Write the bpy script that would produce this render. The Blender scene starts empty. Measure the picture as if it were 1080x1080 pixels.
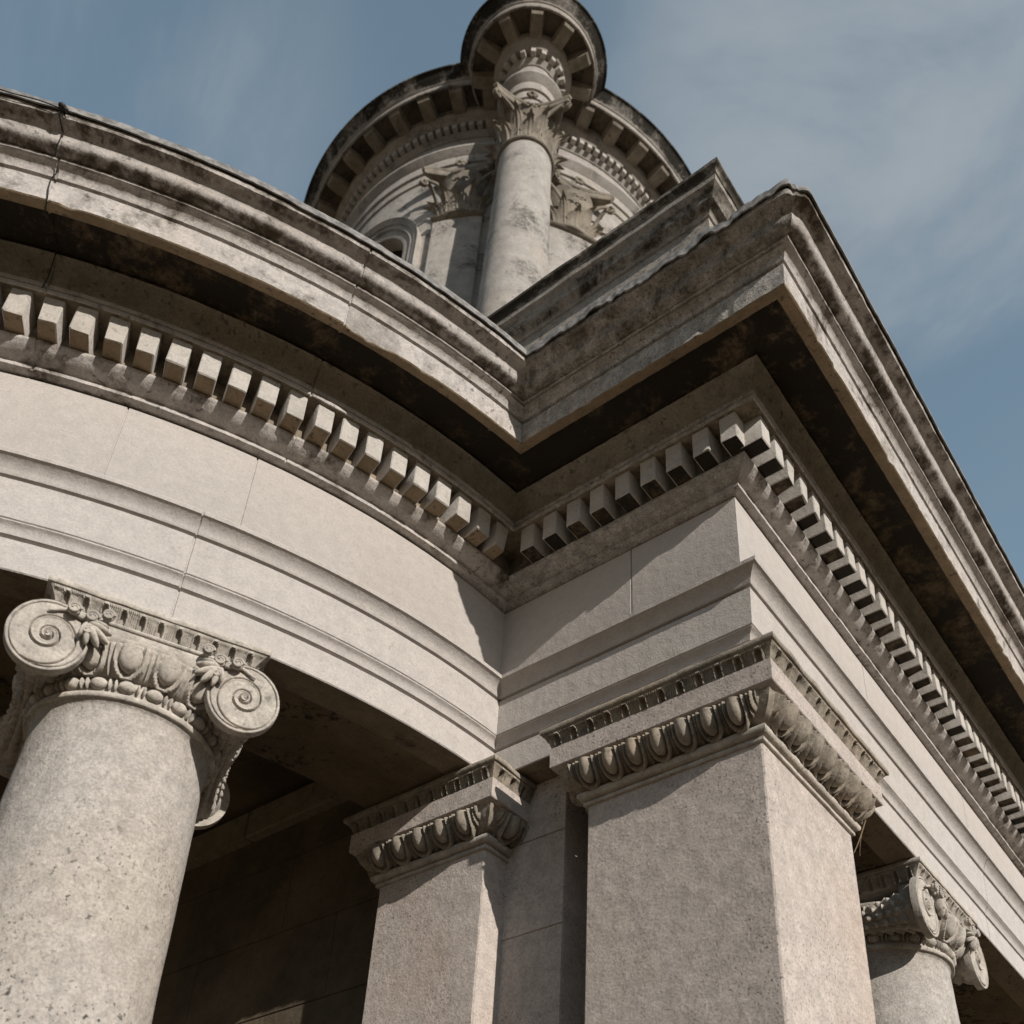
import bpy, math, random
from mathutils import Vector, Matrix, noise

rad = math.radians
random.seed(7)
SC = bpy.context.scene
COL = SC.collection

# ------------------------------------------------------------------ camera
cam_d = bpy.data.cameras.new("camera")
cam = bpy.data.objects.new("camera", cam_d)
COL.objects.link(cam)
_right = (0.60110506, -0.79834213, 0.03636705)
_down = (0.45244729, 0.30245014, -0.83893705)
_fwd = (0.65875956, 0.52074348, 0.54301204)
cam.matrix_world = Matrix(((_right[0], -_down[0], -_fwd[0], -2.71564505),
                           (_right[1], -_down[1], -_fwd[1], -1.27772675),
                           (_right[2], -_down[2], -_fwd[2], -2.94031983),
                           (0, 0, 0, 1)))
cam_d.sensor_fit = 'HORIZONTAL'
cam_d.sensor_width = 36.0
cam_d.lens = 1167.2395 / 1080 * 36
cam_d.shift_x = (540 - 575.3344) / 1080
cam_d.shift_y = (862.4874 - 540) / 1080
cam_d.clip_start = 0.05
cam_d.clip_end = 3000
cam_d.dof.use_dof = True
cam_d.dof.focus_distance = 4.6
cam_d.dof.aperture_fstop = 3.2
SC.camera = cam

# ------------------------------------------------------------------ sun and sky
TO_SUN = Vector((-1.15, -4.6, 2.02)).normalized()
SUN_EL = math.asin(TO_SUN.z)
SUN_ROT = math.atan2(TO_SUN.x, TO_SUN.y)
sun_d = bpy.data.lights.new("sun", 'SUN')
sun_d.energy = 5.0
sun_d.angle = rad(0.5)
sun_d.color = (1.0, 0.945, 0.87)
sun = bpy.data.objects.new("sun", sun_d)
COL.objects.link(sun)
sun.rotation_euler = TO_SUN.to_track_quat('Z', 'Y').to_euler()
sun.location = (-20, -60, 40)

world = bpy.data.worlds.new("World")
SC.world = world
world.use_nodes = True
wn, wl = world.node_tree.nodes, world.node_tree.links
bg = wn["Background"]
bg.inputs["Strength"].default_value = 0.079
sky = wn.new("ShaderNodeTexSky")
sky.sky_type = 'NISHITA'
sky.sun_disc = False
sky.sun_elevation = SUN_EL
sky.sun_rotation = SUN_ROT
sky.air_density = 1.0
sky.dust_density = 0.3
sky.ozone_density = 0.6
hs = wn.new("ShaderNodeHueSaturation")
hs.inputs["Saturation"].default_value = 0.79
hs.inputs["Hue"].default_value = 0.476
hs.inputs["Value"].default_value = 1.9
wl.new(sky.outputs[0], hs.inputs["Color"])
tc = wn.new("ShaderNodeTexCoord")
mp = wn.new("ShaderNodeMapping")
STREAK = Vector((-.078, -.983, .167)).normalized()          # the wisps are drawn out along this direction
mp.vector_type = 'TEXTURE'
mp.inputs["Rotation"].default_value = Vector((0, 0, 1)).rotation_difference(STREAK).to_euler()
mp.inputs["Scale"].default_value = (.30, .30, .52)
wl.new(tc.outputs["Generated"], mp.inputs["Vector"])
cn = wn.new("ShaderNodeTexNoise")
cn.inputs["Scale"].default_value = 1.0
cn.inputs["Detail"].default_value = 9
cn.inputs["Roughness"].default_value = 0.58
cn.inputs["Distortion"].default_value = 0.7
wl.new(mp.outputs[0], cn.inputs["Vector"])
cr = wn.new("ShaderNodeMapRange")
cr.interpolation_type = 'SMOOTHSTEP'
cr.inputs["From Min"].default_value = 0.41
cr.inputs["From Max"].default_value = 0.70
cr.inputs["To Min"].default_value = 0.0
cr.inputs["To Max"].default_value = 1.0
wl.new(cn.outputs["Fac"], cr.inputs["Value"])
bank = None                                               # two banks of high thin cloud
for d_, c0, c1, amt in (((0.4501, 0.0529, 0.8920), .964, .999, .72), ((0.0795, 0.5064, 0.8586), .978, .999, .50)):
    dp = wn.new("ShaderNodeVectorMath")
    dp.operation = 'DOT_PRODUCT'
    dp.inputs[1].default_value = d_
    wl.new(tc.outputs["Generated"], dp.inputs[0])
    bk_ = wn.new("ShaderNodeMapRange")
    bk_.interpolation_type = 'SMOOTHSTEP'
    for k_, v_ in (("From Min", c0), ("From Max", c1), ("To Min", .04), ("To Max", amt)):
        bk_.inputs[k_].default_value = v_
    wl.new(dp.outputs["Value"], bk_.inputs["Value"])
    if bank is None:
        bank = bk_.outputs[0]
    else:
        mx = wn.new("ShaderNodeMath")
        mx.operation = 'MAXIMUM'
        wl.new(bank, mx.inputs[0])
        wl.new(bk_.outputs[0], mx.inputs[1])
        bank = mx.outputs[0]
ml = wn.new("ShaderNodeMath")
ml.operation = 'MULTIPLY'
wl.new(cr.outputs[0], ml.inputs[0])
wl.new(bank, ml.inputs[1])
cm = wn.new("ShaderNodeMix")
cm.data_type = 'RGBA'
wl.new(ml.outputs[0], cm.inputs["Factor"])
wl.new(hs.outputs[0], cm.inputs[6])
cm.inputs[7].default_value = (4.6, 5.0, 5.3, 1)
sx = wn.new("ShaderNodeSeparateXYZ")
wl.new(tc.outputs["Generated"], sx.inputs[0])
hz = wn.new("ShaderNodeMapRange")          # warm tint added low in the sky, out of view, to colour the fill
hz.interpolation_type = 'SMOOTHSTEP'
hz.inputs["From Min"].default_value = 0.02
hz.inputs["From Max"].default_value = 0.55
hz.inputs["To Min"].default_value = 0.9
hz.inputs["To Max"].default_value = 0.0
wl.new(sx.outputs[2], hz.inputs["Value"])
hm = wn.new("ShaderNodeMix")
hm.data_type = 'RGBA'
wl.new(hz.outputs[0], hm.inputs["Factor"])
wl.new(cm.outputs[2], hm.inputs[6])
hm.inputs[7].default_value = (.95, .66, .40, 1)
wl.new(hm.outputs[2], bg.inputs["Color"])

SC.view_settings.view_transform = 'Standard'
SC.view_settings.look = 'None'
SC.view_settings.exposure = 0.17
SC.view_settings.gamma = 1.0
SC.view_settings.use_curve_mapping = False
SC.render.engine = 'CYCLES'
SC.cycles.max_bounces = 6
SC.cycles.diffuse_bounces = 4

# ------------------------------------------------------------------ materials
class NT:
    def __init__(s, name):
        s.m = bpy.data.materials.new(name)
        s.m.use_nodes = True
        s.n, s.l = s.m.node_tree.nodes, s.m.node_tree.links
        s.b = s.n["Principled BSDF"]
        s.b.inputs["Roughness"].default_value = 0.9
        s.b.inputs["Diffuse Roughness"].default_value = 0.5
        s.b.inputs["Specular IOR Level"].default_value = 0.25
        g = s.n.new("ShaderNodeNewGeometry")
        s.pos = g.outputs["Position"]

    def link(s, a, b):
        s.l.new(a, b)

    def noise(s, scale, detail=4, rough=0.6, stretch=None, off=0.0, dist=0.0):
        t = s.n.new("ShaderNodeTexNoise")
        t.inputs["Scale"].default_value = scale
        t.inputs["Detail"].default_value = detail
        t.inputs["Roughness"].default_value = rough
        t.inputs["Distortion"].default_value = dist
        mp_ = s.n.new("ShaderNodeMapping")
        mp_.inputs["Location"].default_value = (off, off * .7, off * 1.3)
        if stretch:
            mp_.inputs["Scale"].default_value = stretch
        s.link(s.pos, mp_.inputs["Vector"])
        s.link(mp_.outputs[0], t.inputs["Vector"])
        return t.outputs["Fac"]

    def rng(s, v, a, b, lo=0.0, hi=1.0, smooth=True):
        t = s.n.new("ShaderNodeMapRange")
        if smooth:
            t.interpolation_type = 'SMOOTHSTEP'
        t.inputs["From Min"].default_value = a
        t.inputs["From Max"].default_value = b
        t.inputs["To Min"].default_value = lo
        t.inputs["To Max"].default_value = hi
        s.link(v, t.inputs["Value"])
        return t.outputs[0]

    def math(s, op, a, b):
        t = s.n.new("ShaderNodeMath")
        t.operation = op
        for i, v in enumerate((a, b)):
            if isinstance(v, (int, float)):
                t.inputs[i].default_value = v
            else:
                s.link(v, t.inputs[i])
        return t.outputs[0]

    def mix(s, f, a, b, mode='MIX'):
        t = s.n.new("ShaderNodeMix")
        t.data_type = 'RGBA'
        t.blend_type = mode
        if isinstance(f, (int, float)):
            t.inputs["Factor"].default_value = f
        else:
            s.link(f, t.inputs["Factor"])
        for i, v in ((6, a), (7, b)):
            if isinstance(v, tuple):
                t.inputs[i].default_value = (*v, 1)
            else:
                s.link(v, t.inputs[i])
        return t.outputs[2]

    def z(s):
        t = s.n.new("ShaderNodeSeparateXYZ")
        s.link(s.pos, t.inputs[0])
        return t.outputs[2]

    def bump(s, h, dist, strength=1.0, prev=None):
        t = s.n.new("ShaderNodeBump")
        t.inputs["Distance"].default_value = dist
        t.inputs["Strength"].default_value = strength
        s.link(h, t.inputs["Height"])
        if prev is not None:
            s.link(prev, t.inputs["Normal"])
        return t.outputs[0]


def stone(name, base=(0.482, 0.444, 0.417), tone=0.12, grain=0.10, warm=0.25, warm_col=(.42, .32, .22),
          crust=0.0, crust_col=(.022, .018, .012), crust_scale=3.0, specks=0.0, speck_col=(.05, .045, .04),
          pale=0.0, bands=(), streak=0.0, rough_bump=0.004, off=0.0, crust_soft=.10, speck_scale=38.0, grey=0.0, mid=8.0, fine=75.0, blocks=None, flat=.5, speck_z=None):
    """Weathered limestone: tone drift, warm leaching, lichen specks, black crust."""
    t = NT(name)
    t.b.inputs["Diffuse Roughness"].default_value = flat
    n1 = t.noise(1.1, 4, .55, off=off)
    n2 = t.noise(mid, 6, .62, off=off + 3)
    n3 = t.noise(fine, 3, .7, off=off + 7)
    dk = tuple(c * (1 - tone * 1.6) for c in base)
    lt = tuple(min(.85, c * (1 + tone)) for c in base)
    c = t.mix(t.rng(n2, .3, .7), dk, lt)
    c = t.mix(t.rng(n1, .45, .75, 0, warm), c, warm_col)
    g = t.rng(n3, .25, .75, 1 - grain * 2.2, 1 + grain, False)
    gg = t.n.new("ShaderNodeCombineColor")
    for i in range(3):
        t.link(g, gg.inputs[i])
    c = t.mix(1.0, c, gg.outputs[0], 'MULTIPLY')
    if blocks:
        sep = t.n.new("ShaderNodeSeparateXYZ")
        t.link(t.pos, sep.inputs[0])
        an = t.math('ARCTAN2', t.math('MULTIPLY', t.math('SUBTRACT', sep.outputs[0], 0.03244363), -1.0), t.math('MULTIPLY', t.math('SUBTRACT', sep.outputs[1], 4.43383936), -1.0))
        ix = t.math('FLOOR', t.math('DIVIDE', t.math('SUBTRACT', an, math.radians(blocks[0])), math.radians(blocks[1])), 0.0)
        wn_ = t.n.new("ShaderNodeTexWhiteNoise")
        wn_.noise_dimensions = '1D'
        t.link(t.math('ADD', ix, 7.31), wn_.inputs["W"])
        c = t.mix(t.rng(wn_.outputs["Value"], 0, 1, 0, .16, False), c, (.33, .28, .225))
    if pale:
        np_ = t.noise(5.0, 7, .7, off=off + 21)
        c = t.mix(t.rng(np_, .52, .72, 0, pale), c, (.56, .525, .495))
    if grey:
        ng = t.noise(mid * 2, 8, .74, off=off + 41)
        c = t.mix(t.rng(ng, .50, .60, 0, grey), c, (.20, .19, .175))
    if streak:
        ns = t.noise(6.0, 5, .6, stretch=(1, 1, .12), off=off + 13)
        c = t.mix(t.rng(ns, .52, .78, 0, streak), c, (.11, .095, .075))
    if specks:
        sp = t.noise(speck_scale, 2, .5, off=off + 11)
        sm = t.noise(2.6, 4, .6, off=off + 17)
        f = t.math('MULTIPLY', t.rng(sp, .60, .68), t.rng(sm, .40, .60, .15, 1.0))
        if speck_z:
            f = t.math('MULTIPLY', f, t.rng(t.z(), speck_z[0], speck_z[1], 1.0, .25))
        c = t.mix(t.math('MULTIPLY', f, specks), c, speck_col)
    if speck_z:
        pt = t.noise(34.0, 4, .6, off=off + 57)
        pm = t.noise(3.4, 3, .6, off=off + 61)
        fp = t.math('MULTIPLY', t.math('MULTIPLY', t.rng(pt, .63, .68), t.rng(pm, .46, .62)), t.rng(t.z(), speck_z[0], speck_z[1], 1.0, .1))
        c = t.mix(fp, c, (.035, .03, .024))
    # black crust and lichen with ragged edges
    if crust or bands:
        nc = t.noise(crust_scale, 8, .68, off=off + 29, dist=.4)
        nf = t.noise(34.0, 4, .7, off=off + 31)
        m = t.math('ADD', t.math('MULTIPLY', nc, .72), t.math('MULTIPLY', nf, .28))
        if crust:
            m = t.math('ADD', m, crust - .5)
        if bands:
            zz = t.z()
            for (z0, z1, soft, amt) in bands:
                up = t.rng(zz, z0, z0 + soft)
                dn = t.rng(zz, z1 - soft, z1, 1, 0)
                m = t.math('ADD', m, t.math('MULTIPLY', t.math('MULTIPLY', up, dn), amt))
        f = t.rng(m, .60 - crust_soft, .60 + crust_soft)
        c = t.mix(f, c, crust_col)
    t.link(c, t.b.inputs["Base Color"])
    b1 = t.bump(n3, rough_bump * .6, .8)
    b2 = t.bump(n2, rough_bump * 1.8, .7, b1)
    t.link(b2, t.b.inputs["Normal"])
    return t.m


def flat_mat(name, col, rough=.8, metal=0.0, var=.15, scale=12.0):
    t = NT(name)
    n = t.noise(scale, 5, .6)
    t.link(t.mix(t.rng(n, .3, .7), tuple(c * (1 - var) for c in col), tuple(c * (1 + var) for c in col)), t.b.inputs["Base Color"])
    t.b.inputs["Roughness"].default_value = rough
    t.b.inputs["Metallic"].default_value = metal
    t.link(t.bump(n, .004, .6), t.b.inputs["Normal"])
    return t.m


M_CLEAN = stone("clean_limestone", blocks=(22.2, 8.4), tone=.035, grain=.07, specks=.10, streak=.03, warm=.06, mid=22.0, fine=130.0, speck_scale=70.0, rough_bump=.0025)
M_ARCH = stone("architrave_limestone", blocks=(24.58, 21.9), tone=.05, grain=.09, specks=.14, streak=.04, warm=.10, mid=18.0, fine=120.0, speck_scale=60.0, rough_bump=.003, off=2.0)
M_CORNICE = stone("cornice_limestone", base=(0.510, 0.469, 0.439), tone=.10, grain=.14, specks=.6, warm=.22, streak=.10, pale=.3, mid=18.0, fine=110.0,
                  bands=((.957, .990, .012, .12), (1.026, 1.064, .010, .09), (.522, .57, .01, .04)), crust_col=(.075, .058, .040),
                  crust_scale=6.5, rough_bump=.004, off=5.0)
M_GAP = stone("shade_toned_dentil_band", base=(.26, .215, .16), tone=.2, specks=.5, crust=.50, crust_scale=9.0, crust_soft=.12, mid=20.0, off=8.0)  # gap shade put into the wall colour behind the dentils
M_OVOLO = stone("dark_bed_limestone", base=(.30, .268, .215), tone=.14, grain=.16, specks=.6, warm=.4, streak=.15, mid=16.0, fine=100.0, rough_bump=.004, off=7.0)  # darker olive-brown stone for the ovolo band
M_LICHEN = stone("lichened_limestone", base=(.45, .42, .385), tone=.2, grain=.22, specks=.6, speck_scale=75.0, warm=.25, streak=.15, crust=.38, mid=20.0, fine=110.0, grey=.35,
                 bands=((.957, 1.07, .012, .17),), crust_soft=.13, crust_col=(.075, .064, .048),
                 crust_scale=10.0, rough_bump=.006, off=9.0)
M_SHAFT = stone("pitted_column_stone", flat=.15, speck_z=(-1.75, -.95), base=(0.391, 0.355, 0.321), tone=.10, grain=.17, specks=1.0, pale=.25, warm=.22, mid=19.0, fine=105.0,
                speck_scale=66.0, rough_bump=.005, off=14.0, grey=.32)
M_PIER = stone("pier_limestone", flat=.8, base=(0.501, 0.438, 0.395), tone=.09, grain=.15, specks=.8, warm=.5, warm_col=(.45, .325, .24), mid=17.0, fine=115.0,
               speck_scale=105.0, rough_bump=.0035, off=17.0, grey=.12)
M_CARVED = stone("carved_limestone", base=(0.450, 0.408, 0.360), tone=.14, grain=.14, specks=.45, warm=.35, crust=.42, crust_scale=9.0, crust_col=(.10, .08, .055), mid=16.0, fine=100.0, rough_bump=.003, off=20.0)
M_EGG = stone("grimy_shade_toned_carving", base=(.30, .262, .215), tone=.2, grain=.14, specks=.5, warm=.5, crust=.45, crust_scale=11.0, crust_col=(.09, .07, .045), mid=20.0, fine=100.0, rough_bump=.003, off=22.0)  # brown grime, with the overhang's shade also put into the colour
M_DENTIL = stone("dentil_limestone", base=(.49, .457, .42), tone=.06, specks=.3, warm=.2, mid=18.0, fine=110.0, rough_bump=.003, off=23.0)
M_WALL = stone("porch_wall_limestone", base=(0.106, 0.083, 0.056), warm=.3, specks=.3, streak=.3, crust=.44, mid=12.0, off=26.0)  # porch shade put into the wall: darker than the stone itself
M_BEAM = stone("porch_band_limestone", base=(.24, .20, .15), warm=.3, specks=.5, mid=14.0, off=29.0)
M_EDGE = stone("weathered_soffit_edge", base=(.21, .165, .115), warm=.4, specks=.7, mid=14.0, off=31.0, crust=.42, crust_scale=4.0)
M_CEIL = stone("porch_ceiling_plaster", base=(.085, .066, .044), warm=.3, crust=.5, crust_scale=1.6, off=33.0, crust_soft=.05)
M_SOFFIT = stone("crusted_and_shade_toned_limestone", base=(.13, .093, .053), warm=.4, crust=.67, crust_scale=4.2, off=36.0, crust_soft=.09, crust_col=(.022, .017, .011))
M_BAND = stone("stained_and_shade_toned_limestone", base=(0.264, 0.198, 0.126), warm=.5, specks=.7, crust=.42, crust_scale=3.2, off=38.0, crust_soft=.08, crust_col=(.05, .037, .024))
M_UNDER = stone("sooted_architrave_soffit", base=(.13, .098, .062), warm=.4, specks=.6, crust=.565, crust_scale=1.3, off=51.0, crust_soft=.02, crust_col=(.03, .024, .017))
M_TOWER = stone("tower_limestone", base=(0.406, 0.375, 0.343), tone=.10, grain=.10, specks=.4, warm=.2, streak=.18, mid=7.0,
                bands=((10.10, 10.17, .02, .06), (10.22, 10.40, .03, .17)), crust_scale=2.5, off=40.0)
M_TSOFF = stone("dark_tower_soffit", base=(.13, .105, .075), specks=.4, crust=.55, crust_scale=4.0, crust_soft=.12, off=47.0)  # darker, blotchy stone on the tower soffit
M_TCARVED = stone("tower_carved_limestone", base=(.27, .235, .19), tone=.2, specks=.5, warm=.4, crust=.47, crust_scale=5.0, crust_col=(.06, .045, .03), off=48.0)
M_ATTIC = stone("attic_limestone", base=(0.351, 0.317, 0.277), tone=.12, grain=.15, specks=.6, warm=.3, streak=.3, mid=14.0,
                bands=((2.56, 2.65, .02, .08), (2.692, 2.80, .01, .17)), crust_scale=5.0, crust_col=(.04, .032, .022), off=44.0)
M_LEAD = flat_mat("weathered_lead", (.21, .20, .19), .85, .0, .4, 30)
M_GROUND = flat_mat("gravel_and_turf", (.125, .085, .045), .95, 0, .3, 1.5)
M_CABLE = flat_mat("dark_cable", (.02, .018, .016), .6)
M_TWIG = flat_mat("dry_twig", (.20, .14, .08), .8)
M_DARK = flat_mat("dark_window_glass", (.012, .012, .014), .25)
M_ROOF = flat_mat("roof_lead", (.11, .112, .115), .6, .2)

# ------------------------------------------------------------------ mesh helpers
class MB:
    def __init__(s):
        s.v, s.f = [], []
        s.mi = {}

    def grid(s, rows, close_v=False, close_u=False, flip=False, mats=None, rmats=None):
        n, m, o = len(rows), len(rows[0]), len(s.v)
        for r in rows:
            s.v.extend(tuple(p) for p in r)
        for i in range(n if close_u else n - 1):
            i2 = (i + 1) % n
            for j in range(m if close_v else m - 1):
                j2 = (j + 1) % m
                q = (o + i * m + j, o + i * m + j2, o + i2 * m + j2, o + i2 * m + j)
                if rmats and rmats.get(i):
                    s.mi[len(s.f)] = rmats[i]
                if mats and mats.get(j):
                    s.mi[len(s.f)] = mats[j]
                s.f.append(q[::-1] if flip else q)
        return s

    def poly(s, pts):
        o = len(s.v)
        s.v.extend(tuple(p) for p in pts)
        s.f.append(tuple(range(o, o + len(pts))))
        return s

    def hexa(s, p):
        o = len(s.v)
        s.v.extend(tuple(q) for q in p)
        for f in ((0, 3, 2, 1), (4, 5, 6, 7), (0, 1, 5, 4), (1, 2, 6, 5), (2, 3, 7, 6), (3, 0, 4, 7)):
            s.f.append(tuple(o + k for k in f))
        return s

    def box(s, x0, x1, y0, y1, z0, z1):
        return s.hexa([(x0, y0, z0), (x1, y0, z0), (x1, y1, z0), (x0, y1, z0), (x0, y0, z1), (x1, y0, z1), (x1, y1, z1), (x0, y1, z1)])

    def bbox(s, x0, x1, y0, y1, z0, z1, b=.006, fn=None):
        """box with small chamfers on all vertical and horizontal edges"""
        f0 = len(s.f)
        lev = [(z0, b), (z0 + b, 0), (z1 - b, 0), (z1, b)]
        rows = []
        for z, i in lev:
            a0, a1, c0, c1 = x0 + i, x1 - i, y0 + i, y1 - i
            rows.append([(a0 + b, c0, z), (a1 - b, c0, z), (a1, c0 + b, z), (a1, c1 - b, z), (a1 - b, c1, z), (a0 + b, c1, z), (a0, c1 - b, z), (a0, c0 + b, z)])
        if fn:
            rows = [[fn(p) for p in r] for r in rows]
        s.grid(rows, close_v=True)
        s.poly(rows[0][::-1])
        s.under = len(s.f) - 1
        s.poly(rows[-1])
        return s

    def tube(s, pts, r, n=6, cap=True):
        pts = [Vector(p) for p in pts]
        rows = []
        up = Vector((.3, .2, .93))
        for i, p in enumerate(pts):
            t = (pts[min(i + 1, len(pts) - 1)] - pts[max(i - 1, 0)]).normalized()
            a = t.cross(up)
            if a.length < 1e-4:
                a = t.cross(Vector((1, 0, 0)))
            a.normalize()
            b = t.cross(a)
            rr = r[i] if isinstance(r, (list, tuple)) else r
            rows.append([p + a * math.cos(2 * math.pi * k / n) * rr + b * math.sin(2 * math.pi * k / n) * rr for k in range(n)])
        s.grid(rows, close_v=True, flip=True)
        if cap:
            s.poly(rows[0])
            s.poly(rows[-1][::-1])
        return s

    def ell(s, c, ax, ay, az, nu=12, nv=8):
        c, ax, ay, az = Vector(c), Vector(ax), Vector(ay), Vector(az)
        rows = []
        for j in range(nv + 1):
            t = math.pi * j / nv - math.pi / 2
            t = max(-1.5, min(1.5, t))
            rows.append([c + (ax * math.cos(2 * math.pi * k / nu) + ay * math.sin(2 * math.pi * k / nu)) * math.cos(t) + az * math.sin(t) for k in range(nu)])
        s.grid(rows, close_v=True)
        s.poly(rows[0][::-1])
        s.poly(rows[-1])
        return s

    def lathe(s, prof, n=48, c=(0, 0), a0=0.0, a1=2 * math.pi, fn=None, rmats=None):
        """prof: (r, z) list from bottom to top along the outside"""
        full = abs(a1 - a0 - 2 * math.pi) < 1e-6
        m = n if full else n + 1
        rows = []
        for r, z in prof:
            row = []
            for k in range(m):
                a = a0 + (a1 - a0) * k / n
                rr = r + (fn(a, z) if fn else 0)
                row.append((c[0] + rr * math.cos(a), c[1] + rr * math.sin(a), z))
            rows.append(row)
        s.grid(rows, close_v=full, rmats=rmats)
        return s

    def build(s, name, mat, parent=None, sharp=38):
        me = bpy.data.meshes.new(name)
        me.from_pydata(s.v, [], s.f)
        for m_ in (mat if isinstance(mat, (list, tuple)) else (mat,)):
            me.materials.append(m_)
        for k_, v_ in s.mi.items():
            me.polygons[k_].material_index = v_
        me.validate()
        me.shade_smooth()
        me.set_sharp_from_angle(angle=rad(sharp))
        o = bpy.data.objects.new(name, me)
        COL.objects.link(o)
        if parent is not None:
            o.parent = parent
        return o


def tag(o, label=None, cat=None, group=None, kind=None):
    for k, v in (("label", label), ("category", cat), ("group", group), ("kind", kind)):
        if v:
            o[k] = v
    return o


def empty(name, loc=(0, 0, 0)):
    o = bpy.data.objects.new(name, None)
    COL.objects.link(o)
    o.location = loc
    o.empty_display_size = .3
    return o


def dup(o, parent, name=None):
    c = o.copy()
    COL.objects.link(c)
    c.parent = parent
    for ch in list(o.children):
        dup(ch, c)
    return c


def bez(p0, p1, p2, n=6):
    """points after p0 of a quadratic curve"""
    out = []
    for i in range(1, n + 1):
        t = i / n
        out.append(((1 - t) ** 2 * p0[0] + 2 * t * (1 - t) * p1[0] + t * t * p2[0],
                    (1 - t) ** 2 * p0[1] + 2 * t * (1 - t) * p1[1] + t * t * p2[1]))
    return out


def prof(*items):
    """mixes points (d, h) with curves ('b', ctrl, end)"""
    out = []
    for it in items:
        if it[0] == 'b':
            out += bez(out[-1], it[1], it[2], it[3] if len(it) > 3 else 6)
        else:
            out.append(it)
    return out

# ------------------------------------------------------------------ plan of the building
CX, CY, R = 0.03244363, 4.43383936, 3.285886      # centre and frieze radius of the bow
XE = 6.5                                            # far end of the straight front


def nz(x, y, z=0.0):
    return noise.noise(Vector((x, y, z)))


def end_angle(d):
    return math.degrees(math.asin((d + CX) / (R + d)))


def inner_y(d):
    return CY - math.sqrt((R + d) ** 2 - (d + CX) ** 2)


def sweep(seg, prf, joints=(), wear=.0025, chip=.0, chip_from=-1e9, step=None, closed=True, mb=None, seed=0.0, a_max=64.0, mats=None, bite=None):
    """seg 'bow', 'return' or 'front'; prf is a list of (d, h) round the section."""
    mb = mb or MB()
    samples = []
    if seg == 'bow':
        a = a_max
        st = step or .32
        lst = []
        while a > 11.0:
            lst.append((a, 0.0, 0))
            a -= st
        for j in joints:
            lst = [q for q in lst if abs(q[0] - j) > .10] + [(j + .07, 0, 0), (j + .032, 1, 0), (j - .032, 1, 0), (j - .07, 0, 0)]
        lst.sort(key=lambda q: -q[0])
        lst = [(a_, g, None) for a_, g, _ in lst] + [(None, 0, t / 30) for t in range(0, 31)]
        samples = lst
    else:
        n = 84 if seg == 'return' else 300
        ts = [(i / n, 0) for i in range(n + 1)]
        ln = inner_y(0) if seg == 'return' else XE
        for j in joints:
            tj = j / ln
            e1, e2 = .0042 / ln, .0018 / ln
            ts = [q for q in ts if abs(q[0] - tj) > e1 * 1.3] + [(tj - e1, 0), (tj - e2, 1), (tj + e2, 1), (tj + e1, 0)]
        ts.sort()
        samples = [(None, g, t) for t, g in ts]
    rows = []
    for (a, groove, t) in samples:
        row = []
        for k, (d, h) in enumerate(prf):
            if seg == 'bow':
                aa = a if a is not None else 11.0 + (end_angle(d) - 11.0) * t
                s_ = rad(aa) * R
            elif seg == 'return':
                s_ = 20 + t * 1.2
            else:
                s_ = 40 + t * XE
            if seg != 'bow' and d > .55:
                sd_ = t * (1.2 if seg == 'return' else XE)
                d = d - .030 * (d - .55) / .10 * math.exp(-(sd_ / .035) ** 2)
            vis = d > -.02
            dd, hh = d, h
            if vis:
                w = nz(s_ * 5, h * 6 + seed, k * .05) * wear * .6 + nz(s_ * 45, h * 30 + seed, k * .7) * wear * .8
                dd += w
                hh += nz(s_ * 9 + 50, h * 6, k * .13 + seed) * wear * .6
                if chip and (.478 < d < .492 and h < .81):
                    c = nz(s_ * 6.2, seed + 3.3, 2) + .7 * nz(s_ * 21, seed, 9)
                    if c > .30:
                        dd -= (c - .30) * chip
                        hh += (c - .30) * chip * .8
                    if bite and seg == 'bow' and bite[0] < aa < bite[1]:
                        e_ = min(1, (bite[1] - aa) / .25) * min(1, (aa - bite[0]) / 1.2)
                        dd -= (.030 + .012 * nz(s_ * 30, 4)) * e_
                        hh += (.022 + .010 * nz(s_ * 26, 8)) * e_
                if groove:
                    dd -= .006
            if seg == 'bow':
                b = rad(aa)
                row.append((CX - (R + dd) * math.sin(b), CY - (R + dd) * math.cos(b), hh))
            elif seg == 'return':
                row.append((-dd, -d + (inner_y(d) + d) * t, hh))
            else:
                row.append((-d + (XE + d) * t, -dd, hh))
        rows.append(row)
    flip = (seg != 'bow')
    mb.grid(rows, close_v=closed, flip=(seg == 'return'), mats=mats)
    if closed and seg == 'front':
        mb.poly(rows[-1][::-1])
    if closed and seg == 'bow':
        mb.poly(rows[0])
    return mb


building = empty("stone_building", (3.25, 0, -5.9))
tag(building, "pale weathered stone building with a bowed colonnade and projecting square corner, filling the foreground", "building")
OFF = Vector((3.25, 0, -5.9))


def B(mb, name, mat, parent=None, **k):
    """link a mesh given in world coordinates under the building"""
    o = mb.build(name, mat, parent or building, **k)
    o.matrix_parent_inverse = Matrix.Translation(-(parent_world(parent or building)))
    return o


def parent_world(o):
    v = Vector(o.location)
    while o.parent is not None:
        v = v + o.matrix_parent_inverse.to_translation()
        o = o.parent
        v = v + Vector(o.location)
    return v

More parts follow.
